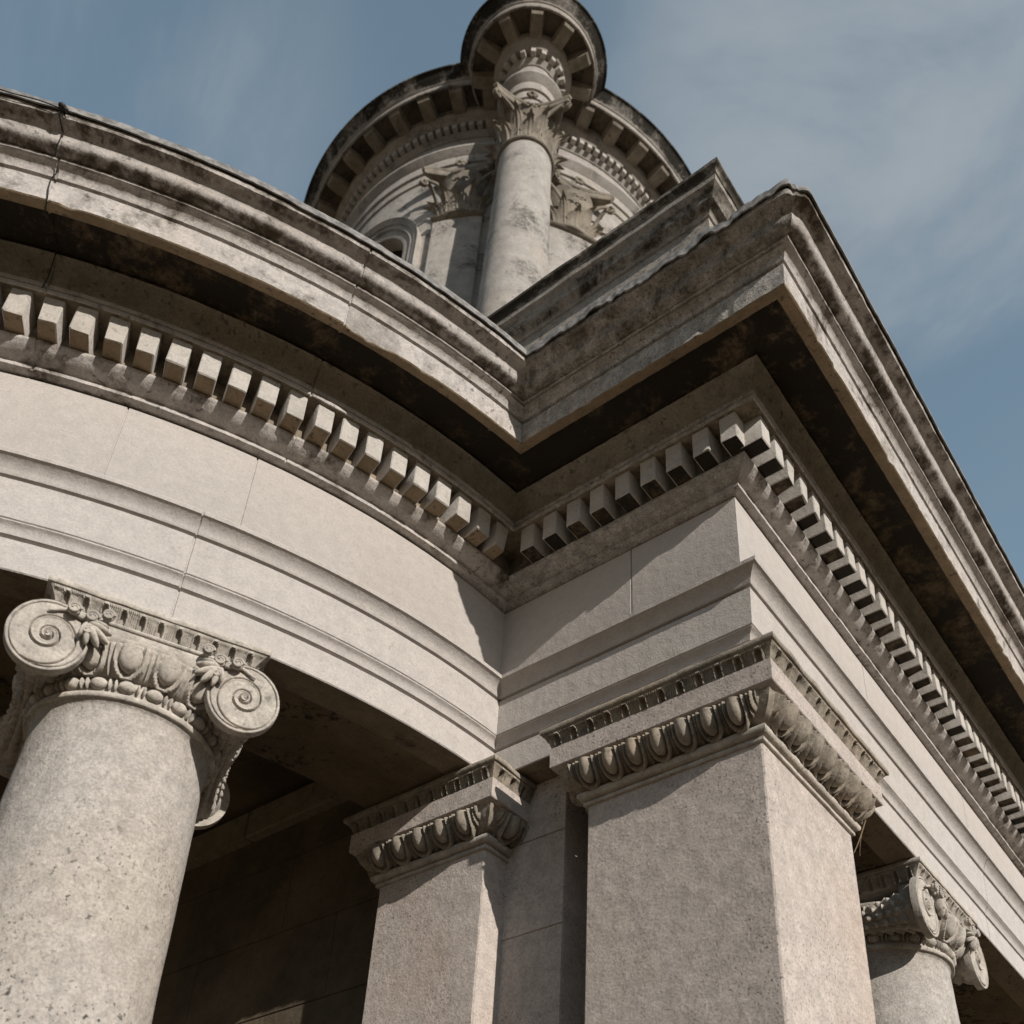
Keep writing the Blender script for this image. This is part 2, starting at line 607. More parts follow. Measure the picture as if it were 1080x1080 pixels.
# ------------------------------------------------------------------ main entablature
P_ARCH = prof((-.548, -.438), (-.11, -.438), (.017, -.438), (.021, -.434), (.022, -.312), (.005, -.306), (.005, -.299), (.025, -.296), (.027, -.286),
              ('b', (.030, -.268), (.042, -.261), 5), (.047, -.257), (.044, -.254), (.044, -.250), (.049, -.247), (.056, -.086), (.038, -.083), (.038, -.077),
              (.062, -.074), (.065, -.068), ('b', (.069, -.040), (.099, -.022), 9), (.107, -.019), (.109, -.004), (.104, .002), (.0, .011), (-.548, .011))
P_FRIEZE = prof((-.548, .015), (-.002, .015), (.0, .018), (.0, .474), (-.006, .481), (-.548, .481))
P_CORN = prof((-.5, .484), (.002, .484), (.030, .4855), (.0345, .488), (.035, .502), (.030, .506), (.032, .511), ('b', (.078, .519), (.099, .545), 8), (.104, .549), (.106, .553), (.106, .562),
              (.074, .567), (.073, .694), (.202, .696), (.206, .699), (.207, .714), (.199, .717), (.199, .721), (.206, .723), (.208, .742), (.200, .746),
              ('b', (.203, .805), (.250, .842), 8), (.262, .846), (.264, .860), (.285, .856), ('b', (.36, .856), (.424, .852), 4), (.433, .822), (.437, .814), (.484, .796), (.489, .800),
              (.496, .901), (.478, .904), (.478, .911), (.503, .913), (.506, .922), ('b', (.512, .943), (.530, .946), 4), (.536, .949), (.510, .951), (.510, .957), (.541, .959), (.545, .967), (.528, .970),
              ('b', (.590, .968), (.594, 1.002), 7), ('b', (.596, 1.034), (.637, 1.036), 7), (.646, 1.038), (.649, 1.060), (.642, 1.066), (.30, 1.12), (-.5, 1.16))

SOFF = {}
for _j, (_d, _h) in enumerate(P_CORN):
    _d2, _h2 = P_CORN[(_j + 1) % len(P_CORN)]
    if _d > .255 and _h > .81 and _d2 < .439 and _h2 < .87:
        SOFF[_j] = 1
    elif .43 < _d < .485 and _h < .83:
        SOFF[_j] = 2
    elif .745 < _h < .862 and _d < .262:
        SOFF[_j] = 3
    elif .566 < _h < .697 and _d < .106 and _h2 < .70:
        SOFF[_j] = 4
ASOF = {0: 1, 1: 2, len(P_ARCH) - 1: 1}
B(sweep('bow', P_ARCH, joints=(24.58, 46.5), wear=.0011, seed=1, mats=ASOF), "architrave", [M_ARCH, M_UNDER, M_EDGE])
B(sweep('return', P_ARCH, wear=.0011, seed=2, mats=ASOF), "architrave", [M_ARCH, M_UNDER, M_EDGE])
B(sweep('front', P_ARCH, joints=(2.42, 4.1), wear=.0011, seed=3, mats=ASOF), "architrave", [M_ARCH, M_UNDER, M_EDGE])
B(sweep('bow', P_FRIEZE, joints=(22.2, 30.6, 39.0, 47.4), wear=.0002, seed=4), "frieze", M_CLEAN)
B(sweep('return', P_FRIEZE, joints=(.481,), wear=.0002, seed=5), "frieze", M_CLEAN)
B(sweep('front', P_FRIEZE, joints=(1.2, 2.5, 3.8), wear=.0002, seed=6), "frieze", M_CLEAN)
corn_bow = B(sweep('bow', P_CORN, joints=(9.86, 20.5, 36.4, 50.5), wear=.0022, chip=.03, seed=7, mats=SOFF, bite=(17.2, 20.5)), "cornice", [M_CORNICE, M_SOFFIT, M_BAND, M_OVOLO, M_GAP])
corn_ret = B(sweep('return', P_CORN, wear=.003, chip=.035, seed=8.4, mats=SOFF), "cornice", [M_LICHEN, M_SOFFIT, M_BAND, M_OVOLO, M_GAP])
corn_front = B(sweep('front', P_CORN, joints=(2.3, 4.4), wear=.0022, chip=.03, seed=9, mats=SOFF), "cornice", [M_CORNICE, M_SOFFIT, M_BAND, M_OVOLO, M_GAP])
tag(corn_ret, "lichen-darkened cornice on the shaded return side")

# dentils: one block, copied
d_mes = []
for q_ in range(14):
    dm = MB()
    dm.bbox(-.0355, .0355, -.19, -.065, .566, .705, b=.004)
    rnd = random.Random(q_)
    chipped = []
    if q_ % 7 in (2, 4, 5):
        chipped = [(rnd.choice((-.0355, .0355)), -.19, .566)]
    nv = []
    for v in dm.v:
        v = Vector(v) + Vector((rnd.uniform(-1, 1), rnd.uniform(-1, 1), rnd.uniform(-1, 1))) * .0013
        for c_ in chipped:
            if (v - Vector(c_)).length < .012:
                v += (Vector((0, -.13, .63)) - v).normalized() * rnd.uniform(.010, .020)
        nv.append(tuple(v))
    dm.v = nv
    dm.mi[dm.under] = 1  # underside stain, with shade also put into its darker colour
    o_ = dm.build("dentil", [M_DENTIL, M_BAND if q_ < 7 else M_SOFFIT])
    d_mes.append(o_.data)
    bpy.data.objects.remove(o_)


def dentil(parent, mat4):
    o = bpy.data.objects.new("dentil", random.choice(d_mes[:7] if parent is corn_bow else d_mes[7:]))
    COL.objects.link(o)
    o.parent = parent
    o.matrix_parent_inverse = Matrix.Identity(4)
    o.matrix_local = Matrix.Translation(-parent_world(parent)) @ mat4
    return o


def jig(a):
    return (random.random() - .5) * 2 * a


for k in range(28):                       # bow
    a = 4.71 + 1.83 * k + jig(.05)
    b = rad(a)
    # local y=0 is the frieze plane, -y outwards
    m = Matrix.Translation((CX - R * math.sin(b), CY - R * math.cos(b), jig(.002))) @ Matrix.Rotation(-b, 4, 'Z') @ Matrix.Diagonal((1, 1, 1, 1))
    dentil(corn_bow, m)
for k in range(9):                        # return side
    m = Matrix.Translation((0, -.085 + .1215 * k + jig(.002), jig(.002))) @ Matrix.Rotation(rad(-90), 4, 'Z')
    dentil(corn_ret, m)
for k in range(56):                       # straight front
    m = Matrix.Translation((-.085 + .1125 * k + jig(.002), jig(.002), jig(.002)))
    dentil(corn_front, m)

# lead dressing lapped over the top of the cyma
def lead(seg, seed, amp, flap):
    n = {'bow': 420, 'return': 150, 'front': 420}[seg]
    rows = []
    for i in range(n + 1):
        t = i / n
        if seg == 'bow':
            a0 = 64.0
            s_ = rad(a0) * R * t
        else:
            s_ = (1.6 if seg == 'return' else 7) * t + (9 if seg == 'return' else 30)
        w = nz(s_ * 3.1, seed) * .7 + nz(s_ * 9, seed + 4) * .45 + nz(s_ * 30, seed + 8) * .15
        lift = amp * w
        dr = flap * (.5 + nz(s_ * 5, seed + 12) + .5 * nz(s_ * 24, seed + 2))
        sec = [(.42, 1.110 + lift * .2), (.600, 1.106 + lift), (.645, 1.104 + lift), (.658 + amp * .3 * w, 1.097 + lift), (.662 + amp * .3 * w, 1.062 + lift - max(0, dr)),
               (.656 + amp * .3 * w, 1.062 + lift - max(0, dr)), (.651, 1.078 + lift), (.600, 1.086 + lift), (.42, 1.100)]
        row = []
        for d, h in sec:
            if seg != 'bow':
                d -= .036 * math.exp(-(t * (1.2 if seg == 'return' else XE) / .04) ** 2)
            if seg == 'bow':
                aa = rad(a0 + (end_angle(d) - a0) * t)
                row.append((CX - (R + d) * math.sin(aa), CY - (R + d) * math.cos(aa), h))
            elif seg == 'return':
                row.append((-d, -d + (inner_y(d) + d) * t, h))
            else:
                row.append((-d + (XE + d) * t, -d, h))
        rows.append(row)
    mb = MB()
    mb.grid(rows, close_v=True, flip=(seg != 'front'))
    return mb


B(lead('bow', 2.0, .010, .006), "lead_flashing", M_LEAD)
B(lead('return', 5.0, .055, .020), "lead_flashing", M_LEAD)
B(lead('front', 8.0, .010, .008), "lead_flashing", M_LEAD)

# ------------------------------------------------------------------ carved mouldings as relief
def egg_f(p, v):
    """egg, shell and dart; p in -.5..5 of one unit, v 0 bottom..1 top -> height 0..1"""
    vv = (v - .60) / (.37 if v < .60 else .62)
    r = math.sqrt((p / .265) ** 2 + vv * vv)
    h = 0.0
    if r < 1:
        h = .15 + .85 * (1 - r * r) ** .45
    if 1.16 < r < 1.58 and v < .98:
        q = (r - 1.37) / .21
        h = max(h, .66 * math.sqrt(max(0, 1 - q * q)))
    q = (.5 - abs(p)) / (.020 + .045 * v)
    if q < 1 and v > .08:
        h = max(h, .50 * (1 - q * q))
    return h


def leaf_f(p, v):
    """leaf-and-tongue: a drilled arch with an outline, rippled tongues between"""
    r = abs(p) / .17 if v < .55 else math.sqrt((p / .17) ** 2 + ((v - .55) / .33) ** 2)
    if r < .8:
        return -1.0
    if r < 1.35:
        q = (r - 1.07) / .28
        return -1.0 + 1.9 * max(0, 1 - q * q) if r < 1.07 else .9 * (1 - q * q * .6)
    e = (abs(p) - .23) / .27
    return .25 + .25 * math.cos(e * math.pi * 5) * (1 if v > .2 else v * 5) + (.2 if v > .85 else 0)


def relief_rows(place, prf, half, pitch, f, amp, ns, wear=0.0, seed=0.0, centre=True):
    """place(s, d, z); s runs -(half+d)..(half+d): mitred ends"""
    m = len(prf)
    L = [0.0]
    for j in range(1, m):
        L.append(L[-1] + math.hypot(prf[j][0] - prf[j - 1][0], prf[j][1] - prf[j - 1][1]))
    rows = []
    ph = 0.0 if centre else .5
    for i in range(ns + 1):
        u = i / ns * 2 - 1
        row = []
        for j, (d, z) in enumerate(prf):
            a = prf[max(0, j - 1)]
            b = prf[min(m - 1, j + 1)]
            td, tz = b[0] - a[0], b[1] - a[1]
            ln = math.hypot(td, tz) or 1
            nd, nzv = tz / ln, -td / ln
            s_ = u * (half + d)
            p = (s_ / pitch + ph) % 1.0 - .5
            v = L[j] / L[-1]
            h = f(p, v) * amp
            q_ = min(1.0, max(0.0, ((1 - abs(u)) * half - pitch * .30) / (pitch * .15))) if f is egg_f else min(1.0, (1 - abs(u)) * half * 4 / pitch)
            h *= q_
            if j in (0, m - 1):
                h = 0
            h += nz(s_ * 40, v * 4 + seed, seed) * wear
            row.append(place(s_, d + nd * h, z + nzv * h))
        rows.append(row)
    return rows


def densify(prf, n):
    """resample a polyline to n+1 points"""
    L = [0.0]
    for j in range(1, len(prf)):
        L.append(L[-1] + math.hypot(prf[j][0] - prf[j - 1][0], prf[j][1] - prf[j - 1][1]))
    out = []
    for i in range(n + 1):
        t = L[-1] * i / n
        j = 1
        while j < len(L) - 1 and L[j] < t:
            j += 1
        k = (t - L[j - 1]) / ((L[j] - L[j - 1]) or 1)
        out.append((prf[j - 1][0] + (prf[j][0] - prf[j - 1][0]) * k, prf[j - 1][1] + (prf[j][1] - prf[j - 1][1]) * k))
    return out


def rect_sides(x0, x1, y0, y1):
    """four faces of a rectangular pier: (place function, half length)"""
    cx, cy, hx, hy = (x0 + x1) / 2, (y0 + y1) / 2, (x1 - x0) / 2, (y1 - y0) / 2
    return [(lambda s, d, z: (cx + s, y0 - d, z), hx), (lambda s, d, z: (x1 + d, cy + s, z), hy),
            (lambda s, d, z: (cx - s, y1 + d, z), hx), (lambda s, d, z: (x0 - d, cy - s, z), hy)]


def rect_sweep(mb, x0, x1, y0, y1, prf, n=50, wear=.0015, seed=0):
    for k, (pl, half) in enumerate(rect_sides(x0, x1, y0, y1)):
        rows = []
        for i in range(n + 1):
            u = i / n * 2 - 1
            rows.append([pl(u * (half + d), d + nz(u * half * 14, z * 9 + seed, k) * wear * (1 - abs(u) ** 8), z + nz(u * half * 14, z * 9 + seed, k + 9) * wear) for d, z in prf])
        mb.grid(rows)
    return mb


def acanthus_tab(mb, base, out, up, w, h, curl, n=12):
    """a small lobed leaf curling over at the tip: base point, outward and up unit vectors"""
    base, out, up = Vector(base), Vector(out).normalized(), Vector(up).normalized()
    side = up.cross(out)
    rows = []
    for i in range(n + 1):
        t = i / n
        ww = w * (.72 + .38 * math.sin(math.pi * min(1, t * 1.1))) * (1 - .62 * t ** 4)
        fwd = curl * t ** 2.6
        hz = h * (t - 1.05 * max(0.0, t - .66) ** 1.6)
        row = []
        for j in range(-6, 7):
            q = j / 6
            lobed = 1 + .13 * math.cos(t * 26) * abs(q) ** 2
            rib = (.5 + .5 * math.cos(q * math.pi * 4)) * w * .10 + max(0, 1 - abs(q) * 5) * w * .14
            row.append(base + side * (q * ww * lobed) + up * (hz - abs(q) * h * .05) + out * (fwd * (1 - .25 * q * q) + rib + (1 - q * q) * w * .22))
        rows.append(row)
    mb.grid(rows)
    back = [[p - out * (w * .14) for p in r] for r in rows]
    mb.grid(back, flip=True)
    edge = [r[0] for r in rows] + rows[-1][1:-1] + [r[-1] for r in rows[::-1]]
    edgeb = [r[0] for r in back] + back[-1][1:-1] + [r[-1] for r in back[::-1]]
    mb.grid([edge, edgeb])
    return mb


def make_pier(x0, x1, y0, y1, z_bot=-5.2):
    """square pier shaft with a carved capital"""
    b = .006
    mb = MB()
    rows = []
    zs = [z_bot] + [-4.6 + .02 * i for i in range(int((4.6 - .755) / .02) + 1)] + [-.755]
    for z in zs:
        row = []
        def P(x, y, fx, fy):
            w = nz(x * 3 + y * 3, z * 5, 3) * .004 + nz(x * 9 + y * 9, z * 22, 5) * .003
            w = min(0.0, w) * (1.0 if fx and fy else .3)
            return (x - fx * w * -1, y - fy * w * -1, z)
        nn = 10
        for i in range(nn + 1):
            row.append((x0 + b + (x1 - x0 - 2 * b) * i / nn, y0 + (min(0, nz(z * 18, 1.3)) * -.006 if i in (0,) else 0), z))
        for i in range(nn + 1):
            row.append((x1, y0 + b + (y1 - y0 - 2 * b) * i / nn, z))
        for i in range(nn + 1):
            row.append((x1 - b - (x1 - x0 - 2 * b) * i / nn, y1, z))
        for i in range(nn + 1):
            row.append((x0 + (min(0, nz(z * 18, 1.3)) * -.006 if i == nn else 0), y1 - b - (y1 - y0 - 2 * b) * i / nn, z))
        rows.append(row)
    mb.grid(rows, close_v=True)
    pier = B(mb, "pier", M_PIER)
    # base
    bs = MB()
    rect_sweep(bs, x0, x1, y0, y1, prof((.14, -5.5), (.14, -5.36), (.12, -5.35), ('b', (.16, -5.31), (.12, -5.27), 6), (.08, -5.26), ('b', (.03, -5.23), (.06, -5.18), 5), ('b', (.08, -5.14), (.03, -5.12), 5), (.02, -5.08), (0, -5.05)), 4)
    bs.poly([(x0 - .14, y0 - .14, -5.5), (x0 - .14, y1 + .14, -5.5), (x1 + .14, y1 + .14, -5.5), (x1 + .14, y0 - .14, -5.5)])
    B(bs, "base", M_PIER, pier)
    # astragal
    asb = MB()
    rect_sweep(asb, x0, x1, y0, y1, prof((0, -.764), (.009, -.763), (.011, -.761), (.011, -.750), (.003, -.748), (.003, -.744), (.008, -.742), ('b', (.029, -.742), (.029, -.725), 6), ('b', (.029, -.708), (.008, -.707), 6), (.004, -.705), (.004, -.699)), 40, wear=.0012, seed=4)
    B(asb, "astragal", M_CARVED, pier)
    # egg and dart ovolo
    eg = MB()
    op = densify(prof((.010, -.700), ('b', (.060, -.692), (.080, -.618), 10)), 24)
    for pl, half in rect_sides(x0, x1, y0, y1):
        ne = round((2 * half) / .106)
        pitch = 2 * half / ne
        eg.grid(relief_rows(pl, op, half, pitch, egg_f, .043, int(ne * 40), wear=.002, seed=2, centre=(ne % 2 == 0)))
    for sx, sy, xx, yy in ((-1, -1, x0, y0), (1, -1, x1, y0), (-1, 1, x0, y1), (1, 1, x1, y1)):
        o = Vector((sx, sy, .0)).normalized()
        for dx_, w_, h_, c_ in ((0, .015, .090, .080), (-.024, .011, .078, .062), (.024, .011, .078, .062)):
            tn_ = Vector((-sy, sx, 0)).normalized() * dx_
            acanthus_tab(eg, (xx + sx * .006 + tn_.x - (sx * abs(dx_) * .3), yy + sy * .006 + tn_.y - (sy * abs(dx_) * .3), -.703), o, (0, 0, 1), w_, h_, c_)
    B(eg, "egg_and_dart", M_EGG, pier, sharp=55)
    # abacus block
    ab = MB()
    rect_sweep(ab, x0, x1, y0, y1, prof((0, -.620), (.079, -.620), (.0975, -.6145), (.1005, -.6115), (.101, -.529), (.0985, -.526), (.08, -.526)), 60, wear=.0009, seed=9)
    B(ab, "abacus", M_PIER, pier, sharp=14)
    lf = MB()
    lp = densify(prof((.094, -.527), ('b', (.104, -.49), (.122, -.474), 8)), 9)
    for pl, half in rect_sides(x0, x1, y0, y1):
        nl = round((2 * half + .2) / .072)
        lf.grid(relief_rows(pl, lp, half, (2 * half + .2) / nl, leaf_f, .012, int(nl * 26), wear=.001, seed=5, centre=(nl % 2 == 0)))
    rect_sweep(lf, x0, x1, y0, y1, prof((.112, -.474), (.128, -.471), (.131, -.467), (.131, -.452), (.124, -.444), (0, -.4405)), 90, wear=.004, seed=7)
    B(lf, "leaf_moulding", M_EGG, pier, sharp=55)
    return pier


PX0, PX1 = -.047, .643
make_pier(PX0, PX1, PX0, PX1)
make_pier(-.03, .53, 1.13, 1.69)
make_pier(XE - .643, XE + .047, PX0, PX1)

# ------------------------------------------------------------------ ionic column
def make_column():
    """built round its own axis; local y = -1 is the face, z in world heights"""
    sh = MB()
    zs = []
    z = -5.12
    pr = []
    for i in range(121):
        zz = -5.1 + (4.3) * i / 120
        t = (zz + 5.1) / 4.3
        r_ = .357 - .072 * (t * .55 + t * t * .45)
        pr.append((r_, zz))
    pr += [(.288, -.795), (.296, -.787), (.296, -.785)]
    sh.lathe(pr, 96, fn=lambda a, zz: nz(a * 3, zz * 7, 2) * .0022 + nz(a * 11, zz * 30, 5) * .0012)
    col = sh.build("column", M_SHAFT)
    # neck fillet, bead and reel, egg echinus
    ca = MB()
    ca.lathe([(.285, -.787), (.306, -.784), (.309, -.780), (.309, -.766), (.304, -.762), (.296, -.760), (.296, -.700), (.30, -.698)], 96)
    nb = 22
    for k in range(nb):
        a = 2 * math.pi * (k + .5) / nb - math.pi / 2
        c, s_ = math.cos(a), math.sin(a)
        t = (-s_, c, 0)
        ca.ell((.303 * c, .303 * s_, -.733), (t[0] * .0275, t[1] * .0275, 0), (c * .021, s_ * .021, 0), (0, 0, .021), 12, 8)
        for dq in (-.009, .009):
            a2 = a + math.pi / nb + dq / .30
            c2, s2 = math.cos(a2), math.sin(a2)
            ca.ell((.303 * c2, .303 * s2, -.733), (-s2 * .0055, c2 * .0055, 0), (c2 * .019, s2 * .019, 0), (0, 0, .020), 8, 6)
    op = densify(prof((.300, -.704), ('b', (.350, -.69), (.362, -.605), 8)), 16)
    m = len(op)
    rows = []
    NE = 18
    for i in range(NE * 24):
        a = 2 * math.pi * i / (NE * 24) - math.pi / 2
        row = []
        for j, (r_, zz) in enumerate(op):
            pq = op[max(0, j - 1)]
            nq = op[min(m - 1, j + 1)]
            td, tz = nq[0] - pq[0], nq[1] - pq[1]
            ln = math.hypot(td, tz)
            p = (i / 24) % 1.0 - .5
            h = egg_f(p, j / (m - 1)) * .027 if 0 < j < m - 1 else 0
            rr, zq = r_ + tz / ln * h, zz - td / ln * h
            row.append((rr * math.cos(a), rr * math.sin(a), zq))
        rows.append(row)
    ca.grid(rows, close_u=True, flip=True)
    ca.lathe([(.362, -.605), (.366, -.600), (.366, -.590), (.30, -.590)], 72)
    # canalis block between the volutes, front and back
    for sg in (-1, 1):
        y = sg * .33
        ca.bbox(-.31, .31, min(y, y - sg * .10), max(y, y - sg * .10), -.600, -.524, b=.004)
        for zc in (-.5955, -.534):
            ca.tube([(-.30, y + sg * .002, zc), (.30, y + sg * .002, zc)], .0075, 8)
    cap = ca.build("capital", M_CARVED, col, sharp=55)
    # palmettes over the inner side of each volute
    for sg in (-1, 1):
        for sx in (-1, 1):
            pm = MB()
            o = Vector((sx * .212, sg * .345, -.585))
            for q, (ang, ln, wd) in enumerate(((172, .060, .010), (194, .078, .011), (216, .090, .012), (238, .092, .012), (260, .080, .011), (280, .060, .010))):
                ang2 = rad(ang)
                d = Vector((-sx * -math.cos(ang2), 0, math.sin(ang2)))
                d = Vector((sx * math.cos(ang2), 0, math.sin(ang2)))
                n_ = Vector((0, sg, 0))
                s2 = d.cross(n_)
                pm.ell(o + d * ln * .55 + n_ * (.018 + .004 * (q % 2)), s2 * wd, n_ * .020, d * ln * .5, 12, 8)
            for (ox, oz, rr) in ((-.055, .036, .019), (-.012, .010, .021), (.045, .020, .020), (-.012, -.045, .018)):
                c = Vector((sx * (.215 + ox), sg * .368, -.575 + oz))
                pm.ell(c, (rr, 0, 0), (0, .014, 0), (0, 0, rr), 12, 8)
                ring = [c + Vector((math.cos(t_ * .5) * rr * (1 - t_ * .035), sg * .012, math.sin(t_ * .5) * rr * (1 - t_ * .035))) for t_ in range(20)]
                pm.tube(ring, .0045, 6)
            stem = [Vector((sx * (.20 + .13 * t_ / 8), sg * .354, -.556 - .008 * math.sin(t_) - .012 * (t_ / 8) ** 2)) for t_ in range(9)]
            pm.tube(stem, [.011 - .0009 * t_ for t_ in range(9)], 8)
            pm.build("palmette", M_CARVED, col, sharp=55)
    # volutes: a relief disc at front and back joined by a scaled bolster
    VX, VZ, VRX, VRZ = .308, -.660, .121, .1375
    for sx in (-1, 1):
        vo = MB()
        for sg in (-1, 1):
            yf = sg * .345
            NR, NA = 84, 150
            NT_ = 2.55
            b = math.log(.66 / .075) / (2 * math.pi * NT_)
            th_end = rad(168)
            rows = []
            for i in range(NR + 1):
                rn = max(.0001, i / NR)
                row = []
                for k in range(NA):
                    th = 2 * math.pi * k / NA
                    h = 0.0
                    # engraved spiral r = .11 exp(b phi), winding outwards anticlockwise, ending at th_end
                    base = (th - th_end) % (2 * math.pi)
                    for turn in range(0, 4):
                        phi = 2 * math.pi * NT_ - (2 * math.pi - base) % (2 * math.pi) - 2 * math.pi * turn
                        if phi < -.2:
                            continue
                        rs = .075 * math.exp(b * phi)
                        q = (rn - rs) / .019
                        if abs(q) < 3:
                            h -= .019 * math.exp(-q * q)
                        h += .0045 * math.exp(-((rn - rs + .045) / .03) ** 2)
                    if 0 < base < 2.3 or base > 6.28 - .05:
                        rs = .66 + .24 * (base % 6.28) / 2.3
                        q = (rn - rs) / .019
                        if abs(q) < 3:
                            h -= .014 * math.exp(-q * q)
                    q = (rn - .905) / .014
                    ed = 1.0 if -1.2 < math.sin(th) else 0
                    if abs(q) < 3:
                        h -= .009 * math.exp(-q * q)
                    if rn < .10:
                        h += .006
                    if rn > .97:
                        h -= .004 * (rn - .97) / .03
                    h += nz(rn * 9 * math.cos(th), rn * 9 * math.sin(th), sx * 3) * .0015
                    row.append((sx * (VX + VRX * rn * math.cos(th)), yf + sg * h, VZ + VRZ * rn * math.sin(th)))
                rows.append(row)
            vo.grid(rows, close_v=True, flip=(sg * sx < 0))
        # rim and bolster from front edge to back edge
        rows = []
        NA = 72
        ys = [-.345, -.341, -.314, -.310, -.304, -.27] + [-.27 + .54 * i / 60 for i in range(1, 60)] + [.27, .304, .310, .314, .341, .345]
        for y in ys:
            ay = abs(y)
            if ay > .340:
                f = 1.0 - (ay - .341) * 2
            elif ay >= .313:
                f = 1.0
            elif ay >= .303:
                f = .80
            else:
                f = .44 + .24 * (ay / .27) ** 2
            row = []
            for k in range(NA):
                th = 2 * math.pi * k / NA
                ff = f
                if ay < .28:
                    w = (th / (2 * math.pi) * 12) % 1 - .5
                    l = ((ay / .045) + (0.5 if int(th / (2 * math.pi) * 12) % 2 else 0)) % 1.0
                    ff += .20 * (1 - (2 * w) ** 2) * (l if l < .85 else (1 - l) * 5) - .06
                    if ay < .035:
                        ff = .50 + .03 * math.cos(th * 24)
                row.append((sx * (VX + VRX * ff * math.cos(th)), y, VZ + VRZ * ff * math.sin(th)))
            rows.append(row)
        vo.grid(rows, close_v=True, flip=(sx > 0))
        vo.build("volute", M_CARVED, col, sharp=50)
    # abacus with leaf-and-tongue
    ab = MB()
    h_ = .325
    lp = densify(prof((-.012, -.522), (-.006, -.518), ('b', (.006, -.485), (.028, -.466), 8)), 10)
    for pl, half in rect_sides(-h_, h_, -h_, h_):
        nl = 11
        ab.grid(relief_rows(pl, lp, half, 2 * half / nl, leaf_f, .011, nl * 20, wear=.001, seed=3, centre=False))
    rect_sweep(ab, -h_, h_, -h_, h_, prof((.018, -.466), (.034, -.464), (.036, -.460), (.036, -.446), (.030, -.4405), (-.1, -.4405)), 60, wear=.0025, seed=2)
    ab.poly([(-.313, -.313, -.522), (-.313, .313, -.522), (.313, .313, -.522), (.313, -.313, -.522)])
    ab.build("abacus", M_CARVED, col, sharp=55)
    bs = MB()
    bs.lathe(prof((.50, -5.37), (.50, -5.36), ('b', (.54, -5.31), (.50, -5.27), 6), (.45, -5.26), ('b', (.40, -5.22), (.43, -5.18), 5), ('b', (.46, -5.14), (.42, -5.11), 5), (.39, -5.10), (.38, -5.08), (.356, -5.06)), 64)
    bs.bbox(-.52, .52, -.52, .52, -5.5, -5.372, b=.01)
    bs.build("base", M_PIER, col)
    return col


column0 = make_column()


def place_column(x, y, face_deg, first=False):
    """face_deg: turns the -y face towards (-sin, -cos)"""
    o = column0 if first else dup(column0, building)
    o.parent = building
    o.matrix_parent_inverse = Matrix.Identity(4)
    o.matrix_local = Matrix.Translation(Vector((x, y, 0)) - OFF) @ Matrix.Rotation(-rad(face_deg), 4, 'Z')
    return o


def bow_column(a, first=False):
    rr = R + .042 - .361
    return place_column(CX - rr * math.sin(rad(a)), CY - rr * math.cos(rad(a)), a, first)


bow_column(24.95, True)
bow_column(65.05)
place_column(1.805, .322, 0)
place_column(XE - 1.805, .322, 0)

# ------------------------------------------------------------------ porch walls and ceilings
def wall_box(x0, x1, y0, y1, z0, z1, mat=None, name="wall", joints_z=(), axis=None):
    mb = MB()
    mb.bbox(x0, x1, y0, y1, z0, z1, b=.004)
    return mb


def course_wall(mb, p0, p1, thick, z0, z1, courses, length, seed=0):
    """ashlar wall face from p0 to p1 (outward normal to the left of p0->p1), real joint grooves"""
    p0, p1 = Vector((*p0, 0)), Vector((*p1, 0))
    t = (p1 - p0).normalized()
    n = Vector((-t.y, t.x, 0))
    L = (p1 - p0).length
    zz = z0
    k = 0
    mb.hexa([p0 - n * .006 + Vector((0, 0, z0)), p1 - n * .006 + Vector((0, 0, z0)), p1 - n * thick + Vector((0, 0, z0)), p0 - n * thick + Vector((0, 0, z0)),
             p0 - n * .006 + Vector((0, 0, z1)), p1 - n * .006 + Vector((0, 0, z1)), p1 - n * thick + Vector((0, 0, z1)), p0 - n * thick + Vector((0, 0, z1))])
    while zz < z1 - .01:
        ze = min(z1, zz + courses)
        s_ = -length * (.5 if k % 2 else .12)
        while s_ < L:
            a, b = max(0, s_) + .0015, min(L, s_ + length) - .0015
            if b > a + .01:
                rows = []
                for (e, zq) in ((0, zz + .0015), (1, zz + .004), (1, ze - .004), (0, ze - .0015)):
                    e1 = .003
                    row = []
                    for q, dpt in ((a, -.007), (a + .0001, -.003 * (1 - e)), (a + e1, 0 if e else -.003), (b - e1, 0 if e else -.003), (b - .0001, -.003 * (1 - e)), (b, -.007)):
                        dd = dpt if e else min(dpt, -.003) - .004
                        row.append(p0 + t * q + n * (dd + jig(.0003)) + Vector((0, 0, zq)))
                    rows.append(row)
                mb.grid(rows)
            s_ += length
        zz = ze
        k += 1
    return mb


w1 = MB()
# stub between the piers, then the long wall behind the bow, then the wall behind the front columns
course_wall(w1, (.10, .85), (.10, 1.60), .5, -5.5, -.4395, .40, .95)
B(w1, "wall", M_PIER)
w2 = MB()
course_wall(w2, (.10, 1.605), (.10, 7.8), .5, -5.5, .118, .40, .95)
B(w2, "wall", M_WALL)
wb = MB()
for y0_, y1_ in ((1.72, 2.80), (2.803, 3.9), (3.903, 5.2), (5.203, 7.5)):
    wb.bbox(.045, .12, y0_, y1_, -.10, .062, b=.008)
B(wb, "wall_band", M_BEAM)
w3 = MB()
course_wall(w3, (XE, .85), (.606, .85), .4, -5.5, .118, .40, .95)
w3.v = [(v[0], 1.70 - v[1], v[2]) if False else v for v in w3.v]
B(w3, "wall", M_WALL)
c1 = MB()
ring = [(CX - 2.80 * math.sin(rad(a)), CY - 2.80 * math.cos(rad(a))) for a in range(-12, 92, 4)]
c1.poly([(x, y, .12) for x, y in ring] + [(.3, 7.2, .12), (.3, 1.7, .12)])
c1.poly([(x, y, .20) for x, y in ring][::-1] + [(.3, 1.7, .20), (.3, 7.2, .20)])
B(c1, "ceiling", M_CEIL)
c2 = MB()
